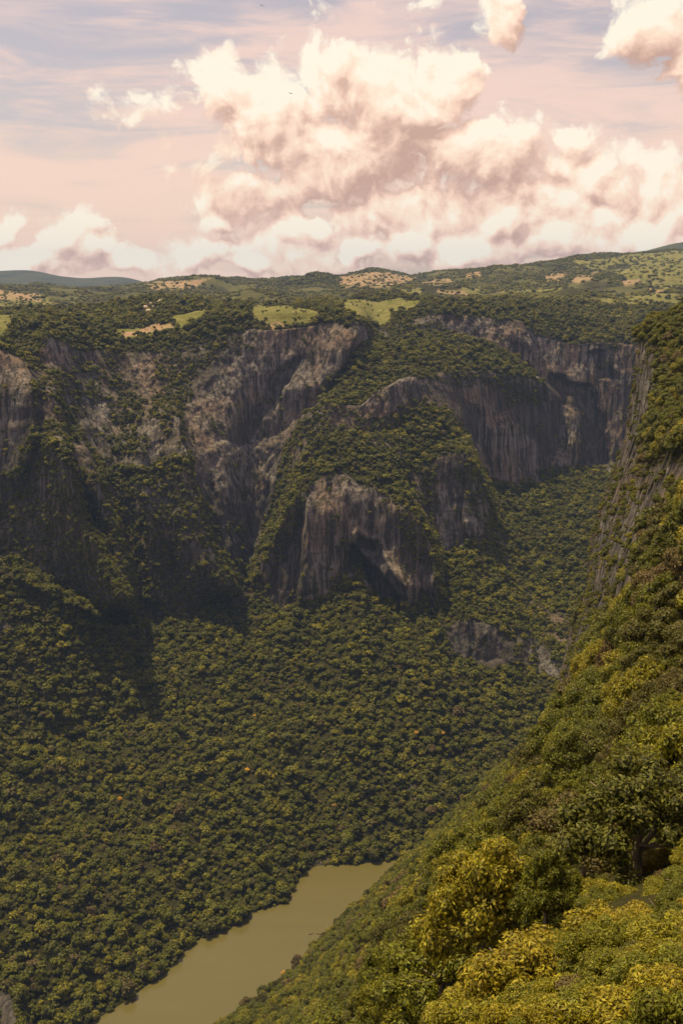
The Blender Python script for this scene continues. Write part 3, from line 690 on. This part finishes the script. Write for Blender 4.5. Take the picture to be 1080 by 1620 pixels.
def tints(p, n, lo=.12, hi=.78):
    t = rng.normal(.45, .17, n) + .24 * fbm(p / 60., 3)
    t = np.where(rng.random(n) < .10, rng.uniform(.62, hi, n), t)
    t = np.where(rng.random(n) < .03, rng.uniform(.06, .16, n), t)
    return np.clip(t, 0, hi)
def sample_grid(V, dens, cell):
    """points on a grid of quads; dens (per m2) at each quad; at most one for each cell of space"""
    a, b, c, d = V[:-1, :-1], V[:-1, 1:], V[1:, 1:], V[1:, :-1]
    area = .5 * np.linalg.norm(np.cross(c - a, d - b), axis=-1)
    n = rng.poisson(np.minimum(area * dens, 40))
    i = np.repeat(np.arange(n.size), n.ravel()); u = rng.random(len(i))[:, None]; v = rng.random(len(i))[:, None]
    A, B, Cc, Dd = (x.reshape(-1, 3)[i] for x in (a, b, c, d))
    p = A * (1 - u) * (1 - v) + B * u * (1 - v) + Cc * u * v + Dd * (1 - u) * v
    o = rng.permutation(len(p)); p, i = p[o], i[o]
    key = np.floor(p / cell).astype(np.int64); key = key[:, 0] * 73856093 ^ key[:, 1] * 19349663 ^ key[:, 2] * 83492791
    _, k = np.unique(key, return_index=True)
    return p[k], i[k]
def cc(a): return .25 * (a[:-1, :-1] + a[1:, :-1] + a[:-1, 1:] + a[1:, 1:])

# ---------------------------------------------------------------- forest on the canyon floor, ledges and plateau
cV = cc(V); cx, cy = cc(PX), cc(PY); cseg = .5 * (segid[:-1] + segid[1:])[:, None]; csteep = cc(np.repeat(steep, nc, 1) * np.where(spur, .3, 1)); crock = cc(rockp); copen = cc((grass | soil).astype(float))
inview = (cx > -160) & (cx < 1240)
clump = fbm(cV / 42., 3)
dens = np.where(crock > .4, .055 * sstep(clump, .26, .46), np.where(csteep > .5, .085 * sstep(clump + np.where((cx < 320) & (cseg > 7), -.17, np.where((cx < 320) & (cseg > 5), .14, 0)), -.36, -.08), .075))
dens = np.where(csteep < .5, dens * np.clip(.80 + 1.1 * fbm(cV / 28. + 4, 3), .42, 1), dens)
dens = np.where((cseg < .05) & (cV[..., 2] > .1), .16, dens)
dens = np.where(copen > .3, .0012, dens) * inview * (cV[..., 2] > .1)
fp_, fi = sample_grid(V, dens, 5.1)
n = len(fp_); rk = crock.ravel()[fi]; stp = csteep.ravel()[fi]; op = copen.ravel()[fi]
rad = np.clip(rng.lognormal(math.log(3.15), .52, n), 1.3, 9) * np.where(rk > .4, .58, np.where(stp > .5, .78, 1)) * np.where(op > .3, .6, 1)
rot = np.c_[rng.normal(0, .12, n) + .25 * (stp > .5), rng.normal(0, .12, n), rng.uniform(0, 6.28, n)]
scl = np.c_[rad, rad, rad * rng.uniform(.75, 1.15, n)]
tt = tints(fp_, n)
pos = fp_ + np.array([0, 0, 1]) * (rad * rng.uniform(-.45, .55, n) * np.where(stp > .5, .4, 1) - .1)[:, None]
scatter('forest', pos, rot, scl, tt, rng.integers(0, len(far_p), n), far_p, kind='stuff')
print('forest', n)

hc = cc(HV); hop = cc((hg | hs).astype(float)); hx = cc(HPX)
dens = np.where(hop > .3, .0006 * (1 + 3 * (fbm(hc / 60. + 5, 2) > .25)), .0078 * sstep(fbm(hc / 200., 3), -.30, .15)) * (hx > -120) * (hx < 1200) * (cc(np.repeat(HT[:, None], HPX.shape[1], 1)) < 4.6)
hp_, hi_ = sample_grid(HV, dens, 9.0); n = len(hp_)
rad = np.clip(rng.lognormal(math.log(6.5), .28, n), 3, 11)
scatter('hill_forest', hp_ - np.array([0, 0, 1]) * (rad * .35)[:, None], np.c_[np.zeros(n), np.zeros(n), rng.uniform(0, 6.28, n)], np.c_[rad, rad, rad * .8], np.clip(tints(hp_, n) * .55 + .36, 0, .85), rng.integers(0, len(hill_p), n), hill_p, kind='stuff')
print('hill', n)

# ---------------------------------------------------------------- forest on the near slope
nV = cc(NV); nx, ny = cc(NPX), cc(NPY); nY_ = nV[..., 1]; nrk = cc(nrockf)
dens = np.where(nrk > .35, .06 * (fbm(nV / 16. + 70, 3) > .14), .085) * (nY_ > 44) * (nx > sil(ny) - 1) * (nx < 1230) * (ny < 1760) * (nV[..., 2] > 2)
np_, ni = sample_grid(NV, dens, 4.2)
o_ = rng.permutation(len(np_)); np_, ni = np_[o_], ni[o_]
npx0, npy0 = project(np_)
nrad = np.clip(rng.lognormal(math.log(4.4), .40, len(np_)), 1.6, 7.6) * np.where(nrk.ravel()[ni] > .35, .45, 1) * np.clip(np_[:, 1] / 170, .55, 1) * np.interp(npy0, [480, 700, 1000], [.72, .8, 1])
# larger crowns first; drop what stands inside one
from mathutils.kdtree import KDTree
kd = KDTree(len(np_))
for i, p in enumerate(np_): kd.insert(p, i)
kd.balance()
keep = np.ones(len(np_), bool)
for i in np.argsort(-nrad):
    if not keep[i]: continue
    for (_, j, d) in kd.find_range(np_[i], nrad[i] * 1.12):
        if j != i and nrad[j] <= nrad[i]: keep[j] = False
np_, nrad, ni = np_[keep], nrad[keep], ni[keep]
npx, npy = project(np_); depth = np_[:, 1]
npix = nrad * FPX / depth
ntint = tints(np_ * 2, len(np_)) * 1.05 + np.interp(npx + npy, [1500, 2100, 2500], [0, .03, .12]) - .2 * (rng.random(len(np_)) < .3); ntint = np.clip(ntint, 0, .79)
infr = (npx > -10) & (npx < 1120) & (npy > 480) & (npy < 1680)
big = np.where(infr)[0]; big = big[np.argsort(-npix[big])][:225]
small = np.setdiff1d(np.arange(len(np_)), big); small = small[depth[small] > 105]
n = len(small); r_ = nrad[small]
scatter('slope_forest', np_[small] + np.array([0, 0, 1]) * (r_ * rng.uniform(-.4, 1.0, n))[:, None], np.c_[rng.normal(0, .1, n), rng.normal(0, .1, n), rng.uniform(0, 6.28, n)], np.c_[r_, r_, r_ * rng.uniform(.8, 1.25, n)], ntint[small],
        rng.integers(0, len(mid_p), n), mid_p, kind='stuff')
print('slope', n, 'individual', len(big))
# low scrub between the trees
dens = np.where(nrk > .35, .06 * (fbm(nV / 12. + 20, 3) > .14), .16) * (nY_ > 16) * (nY_ < 900) * np.clip(45 / nY_, .02, 2.5) * (nx > sil(ny)) * (nx < 1230) * (ny < 1800) * (nV[..., 2] > 2)
up_, ui = sample_grid(NV, dens, 1.1); n = len(up_); ur = rng.uniform(.5, 1.3, n) * np.clip(up_[:, 1] / 220, .55, 1.5)
scatter('undergrowth', up_ - np.array([0, 0, 1]) * (ur * .5)[:, None], np.c_[rng.normal(0, .2, n), rng.normal(0, .2, n), rng.uniform(0, 6.28, n)], np.c_[ur, ur, ur * .8], np.clip(tints(up_ * 3, n) - .08, 0, .7),
        rng.integers(0, len(mid_p), n), mid_p, kind='stuff')
print('under', n)

near_c = [crown_mesh('crown', 80 + i, 40 + 7 * i, 12000, .044, ICO1, (.11, .25), .82, .5 + .09 * i, 1.5, .70, (.7, 1.22), .22, (1 + .12 * (i % 3), 1 - .1 * (i % 2))) for i in range(7)]
close_c = [crown_mesh('crown', 95 + i, 48, 26000, .034, ICO1, (.09, .20), .86, .5, 1.9, .6, (.6, 1.4), .2) for i in range(3)]
near_t = [trunk_mesh('trunk', 120 + i) for i in range(4)]
bare_t = [trunk_mesh('trunk', 130 + i, 26, 1.0) for i in range(2)]
def tree(p, rad, hs, tint, label, group, crown, trunk, rz, name='tree', cat='tree'):
    t = bpy.data.objects.new(name, None); C.objects.link(t); t.empty_display_size = .5
    t.location = p; t.rotation_euler = (0, 0, rz); t.scale = (rad, rad, rad * hs)
    t['label'] = label; t['category'] = cat
    if group: t['group'] = group
    k = add('trunk', trunk, t)
    if crown is not None:
        c = add('crown', crown, t); c['tint'] = float(tint)
    return t
def tint_word(t):
    return 'brownish' if t < .12 else 'dark green' if t < .34 else 'olive green' if t < .52 else 'yellowish green' if t < .74 else 'golden yellow'
def zone(px, py, d):
    if py < 700: return 'on the sunlit shoulder above the grey cliff edge'
    if py < 980: return 'among scrub on the steep slope below the pale rock band'
    if px < 620 or (px < 760 and d > 250): return 'on the lower slope that dips to the green river'
    if py < 1200: return 'high on the near slope under the rocky cliff strip'
    if d > 150: return 'in the wooded hollow between the river and the near slope'
    return 'on the near slope just behind the close leafy bushes'
for i in big:
    rad = nrad[i]; t = float(ntint[i])
    size = 'small' if rad < 2.9 else 'large' if rad > 4.4 else 'mid sized'
    zl = zone(npx[i], npy[i], depth[i])
    lab = f'{size} {tint_word(t)} tree {zl}'
    tree(np_[i] + np.array([0, 0, rad * random.uniform(-.35, 1.0)]), rad, random.uniform(.85, 1.35), t, lab, lab.replace(' tree ', ' trees ', 1), random.choice(near_c), random.choice(near_t), random.uniform(0, 6.28))

def on(V, PX, PY, px, py):
    """the nearest visible point of a sheet of land at a point of the photo"""
    d = (PX - px) ** 2 + (PY - py) ** 2; k = d < max(9, d.min() + 1)
    Yk = np.where(k, V[..., 1], 1e9); return V.reshape(-1, 3)[Yk.argmin()]
# the close bushes at the foot of the picture
for (px, py, d, rad, hs, t, lab) in [
    (870, 1560, 27, 2.9, .9, .81, 'wide golden leafy bush filling the near corner, its leaves glinting'),
    (985, 1500, 30, 2.6, .95, .80, 'golden green bush with glossy leaves behind the wide golden bush'),
    (745, 1610, 33, 2.0, .8, .79, 'low golden bush left of the wide glinting bush'),
    (1050, 1590, 22, 1.7, .8, .70, 'bright green soft bush at the very corner below the glossy bush'),
    (1065, 1460, 38, 2.3, 1.0, .66, 'fresh green bush on the slope edge above the glossy bush'),
    (880, 1640, 21, 1.6, .8, .72, 'green bush cut by the bottom edge under the golden bush')]:
    p = at(px, py, d)
    tree(p - np.array([0, 0, rad * .75]), rad, hs, t, lab, None, random.choice(close_c), random.choice(near_t), random.uniform(0, 6.28), 'bush', 'bush')
# the thicket between them
taken = []
for (px, py) in [(x + random.uniform(-22, 22), y + random.uniform(-18, 18)) for y in range(1330, 1700, 38) for x in range(640, 1180, 46)]:
    if px + .9 * (py - 1425) < 830 - .5 * max(0, 1425 - py): continue
    d = float(np.exp(fdep(np.array([px]), np.array([py])))[0])
    if d > 58: continue
    p = at(px, py, d); rad = random.uniform(1.0, 1.9)
    if any(np.linalg.norm(p - t_) < .75 * r_ for t_, r_ in taken): continue
    taken.append((p, rad)); tnt = random.choice([.48, .56, .62, .70, .76, .80, .38, .83, .74, .78, .42])
    lab = ('golden' if tnt > .77 else 'yellow green' if tnt > .6 else 'olive' if tnt > .2 else 'brownish') + ' leafy bush in the sunlit thicket at the foot of the near slope'
    tree(p - np.array([0, 0, rad * .85]), rad, random.uniform(.8, 1.1), tnt, lab, lab.replace(' bush ', ' bushes '), random.choice(close_c), random.choice(near_t), random.uniform(0, 6.28), 'bush', 'bush')
# notable trees
for (px, py, d, rad, hs, t, lab) in [
    (1050, 1235, 78, 4.4, .8, .64, 'spreading bright green tree with pale bare limbs showing under its crown'),
    (905, 1300, 120, 5.0, .8, .78, 'bright lime green feathery tree in the middle of the near slope'),
    (770, 1560, 105, 4.6, 1.1, .62, 'round olive tree beside the wide golden bush'),
    (860, 1190, 215, 6.5, 1., .16, 'large dull olive brown tree with a domed crown'),
    (735, 1500, 170, 6.6, 1.2, .33, 'tall dark green tree at the edge of the drop to the river')]:
    p = at(px, py, d)
    tree(p - np.array([0, 0, rad * 1.0]), rad, hs, t, lab, None, random.choice(near_c), random.choice(near_t), random.uniform(0, 6.28))
for (px, py, d, rad, lab) in [
    (826, 1345, 165, 6.2, 'leafless grey twiggy tree standing over a dark gap in the slope'),
    (1062, 1262, 68, 3.6, 'pale bare branching tree in front of the spreading bright green tree'),
    (905, 1330, 115, 3.2, 'thin brown leafless shrub tangled beside the lime green tree'),
    (800, 1478, 140, 4.0, 'leafless rusty shrub below the grey twiggy tree')]:
    p = at(px, py, d); tree(p - np.array([0, 0, rad * .7]), rad, 1., 0, lab, None, None, random.choice(bare_t), random.uniform(0, 6.28), 'bare_tree')
# flowering trees
for (px, py, lab) in [(403, 1132, 'orange flowering tree above the dark gap in the valley forest'), (391, 1218, 'bright orange flowering tree in the middle of the valley forest'), (337, 1223, 'small yellow flowering tree left of the bright orange one'),
                      (192, 1263, 'lone orange flowering tree on the left valley floor'), (252, 1296, 'pale apricot flowering tree below the lone orange one'), (660, 1160, 'left one of a yellow pair of flowering trees facing the near slope'), (700, 1159, 'right one of a yellow pair of flowering trees facing the near slope'),
                      (530, 1275, 'yellow flowering tree above the river bend')]:
    p = on(V, PX, PY, px, py); r0 = random.uniform(3.4, 4.6)
    tree(p + np.array([0, -1.5, r0 * .1]), r0, .9, .96 if 'orange' in lab else .93 if 'apricot' in lab else .95, lab, None, random.choice(mid_p).data, random.choice(near_t), random.uniform(0, 6), 'flowering_tree')
for (px, py, lab) in [(452, 1612, 'large yellow flowering tree at the water edge of the near bank'), (498, 1560, 'yellow flowering tree higher up the near bank'), (452, 1541, 'orange flowering tree at the tip of the near bank'), (428, 1580, 'yellow flowering shrub between the near bank trees')]:
    p = on(NV, NPX, NPY, px, py); r0 = random.uniform(3.4, 4.6)
    tree(p + np.array([0, -2.5, r0 * .1]), r0, .9, .95, lab, None, random.choice(mid_p).data, random.choice(near_t), random.uniform(0, 6), 'flowering_tree')

# ---------------------------------------------------------------- boulders, driftwood, hut
def boulder(p, s, seed, label, group):
    v, f = ico(3); w = v * (1 + .30 * fbm(v * 1.1 + seed, 3))[:, None]; w = np.sign(w) * np.abs(w) ** .85 * np.array([1.1, .9, .8])
    o = add('boulder', link_mesh('boulder', w * s, f, M_STONE, smooth=False), label=label, category='boulder'); o['group'] = group
    o.location = p; o.rotation_euler = (0, 0, seed); return o
for i, (px, py) in enumerate([(1043, 938), (1052, 960), (1046, 975), (1033, 985), (1058, 957), (1030, 1003), (997, 1040)]):
    p = on(NV, NPX, NPY, px, py); boulder(p + np.array([-1.0, -2.0, 2.2]), random.uniform(1.0, 1.7), i * 1.7, 'pale boulder poking out of the scrub on the near slope', 'pale boulders on the near slope')
for i, (px, py) in enumerate([(232, 486), (238, 480), (245, 485), (250, 478), (255, 484), (243, 476), (236, 491), (257, 476)]):
    p = on(V, PX, PY, px, py); boulder(p + np.array([0, -3, 2]), random.uniform(4, 7), 30 + i * 2.1, 'weathered pink boulder on the wooded knoll at the rim', 'boulders on the knoll')
M_WOOD = flat_mat('wet_driftwood', (.07, .05, .03))
for (px, py, L_, a, lab) in [(492, 1478, 6, .4, 'short dark driftwood log floating on the river'), (506, 1478, 9, -.1, 'longer driftwood log floating on the river beside the short one')]:
    x, y, z = ray(px, py); k = -CAM_H / z
    v, f = tube([(-L_ / 2, 0, 0), (-L_ / 6, .3, .1), (L_ / 5, -.2, .05), (L_ / 2, .4, 0)], [.45, .6, .5, .25], 8)
    o = add('driftwood_log', link_mesh('driftwood_log', v, f, M_WOOD), label=lab, category='log'); o.location = (x * k, y * k, .05); o.rotation_euler = (0, 0, a)
p = on(HV, HPX, HPY, 722, 466)
hut = bpy.data.objects.new('hut', None); C.objects.link(hut); hut.location = p; hut['label'] = 'tiny dark roofed farm hut on the bare red field'; hut['category'] = 'hut'
def box(x0, x1, y0, y1, z0, z1):
    v = np.array([(x, y, z) for z in (z0, z1) for y in (y0, y1) for x in (x0, x1)], float)
    return v, np.array([(0, 2, 3, 1), (4, 5, 7, 6), (0, 1, 5, 4), (1, 3, 7, 5), (3, 2, 6, 7), (2, 0, 4, 6)])
v, f = box(-7, 7, -4, 4, -2, 4.5); add('wall', link_mesh('wall', v, f, flat_mat('adobe_wall', (.35, .22, .15)), smooth=False), hut)
v = np.array([(-8, -5, 4.2), (8, -5, 4.2), (8, 0, 8), (-8, 0, 8), (-8, 5, 4.2), (8, 5, 4.2), (-8, -5, 3.8), (8, -5, 3.8), (8, 5, 3.8), (-8, 5, 3.8)], float)
f = np.array([(0, 1, 2, 3), (3, 2, 5, 4), (6, 9, 8, 7), (0, 6, 7, 1), (4, 5, 8, 9)]); add('roof', link_mesh('roof', v, f, flat_mat('rusty_roof', (.10, .05, .04)), smooth=False), hut)
v, f = box(-1, 1, -4.2, -4.0, -2, 2.2); add('door', link_mesh('door', v, f, M_WOOD, smooth=False), hut)

# birds far out over the gorge
M_BIRD = flat_mat('black_plumage', (.02, .018, .016))
for (px, py, d, a, lab) in [(414, 9, 330, .6, 'tiny black soaring bird highest in the sky, above the cloud'), (460, 148, 360, -.5, 'tiny black soaring bird in front of the big cloud')]:
    b_ = bpy.data.objects.new('bird', None); C.objects.link(b_); b_.location = at(px, py, d); b_.rotation_euler = (.35, .3, a); b_['label'] = lab; b_['category'] = 'bird'
    v, f = tube([(0, -.38, 0), (0, -.3, .03), (0, -.05, .02), (0, .2, 0), (0, .42, 0)], [.03, .07, .12, .08, .10], 8); v[-8:, 2] *= .2
    add('body', link_mesh('body', v, f, M_BIRD), b_)
    for sgn in (-1, 1):
        v = np.array([(0.05, -.16, .05), (.45, -.22, .13), (.9, -.08, .16), (.86, .05, .16), (.45, .06, .12), (.05, .14, .05)]) * np.array([sgn, 1, 1])
        v = np.concatenate([v, v - np.array([0, 0, .03])]); f = [(0, 1, 4, 5), (1, 2, 3, 4), (11, 10, 7, 6), (10, 9, 8, 7)] + [(i, i + 6, (i + 1) % 6 + 6, (i + 1) % 6) for i in range(6)]
        add('wing', link_mesh('wing', v, np.array(f), M_BIRD), b_)

# ---------------------------------------------------------------- the air of the gorge
top = max(CAM_H, float(HV[..., 2].max()), FAR_TOP) + 25
v, f = box(-9500, 9500, -300, 11700, -1.9, top)
me = link_mesh('haze', v, f, smooth=False)
hm = bpy.data.materials.new('haze'); hm.use_nodes = True; T = NT(hm.node_tree); T.n.clear()
pv = T.new('ShaderNodeVolumePrincipled'); pv.inputs['Color'].default_value = (.32, .50, 1, 1); pv.inputs['Density'].default_value = 3.5e-5; pv.inputs['Anisotropy'].default_value = .0
om = T.new('ShaderNodeOutputMaterial'); T.l.new(pv.outputs[0], om.inputs['Volume'])
me.materials.append(hm); add('haze', me, kind='stuff')
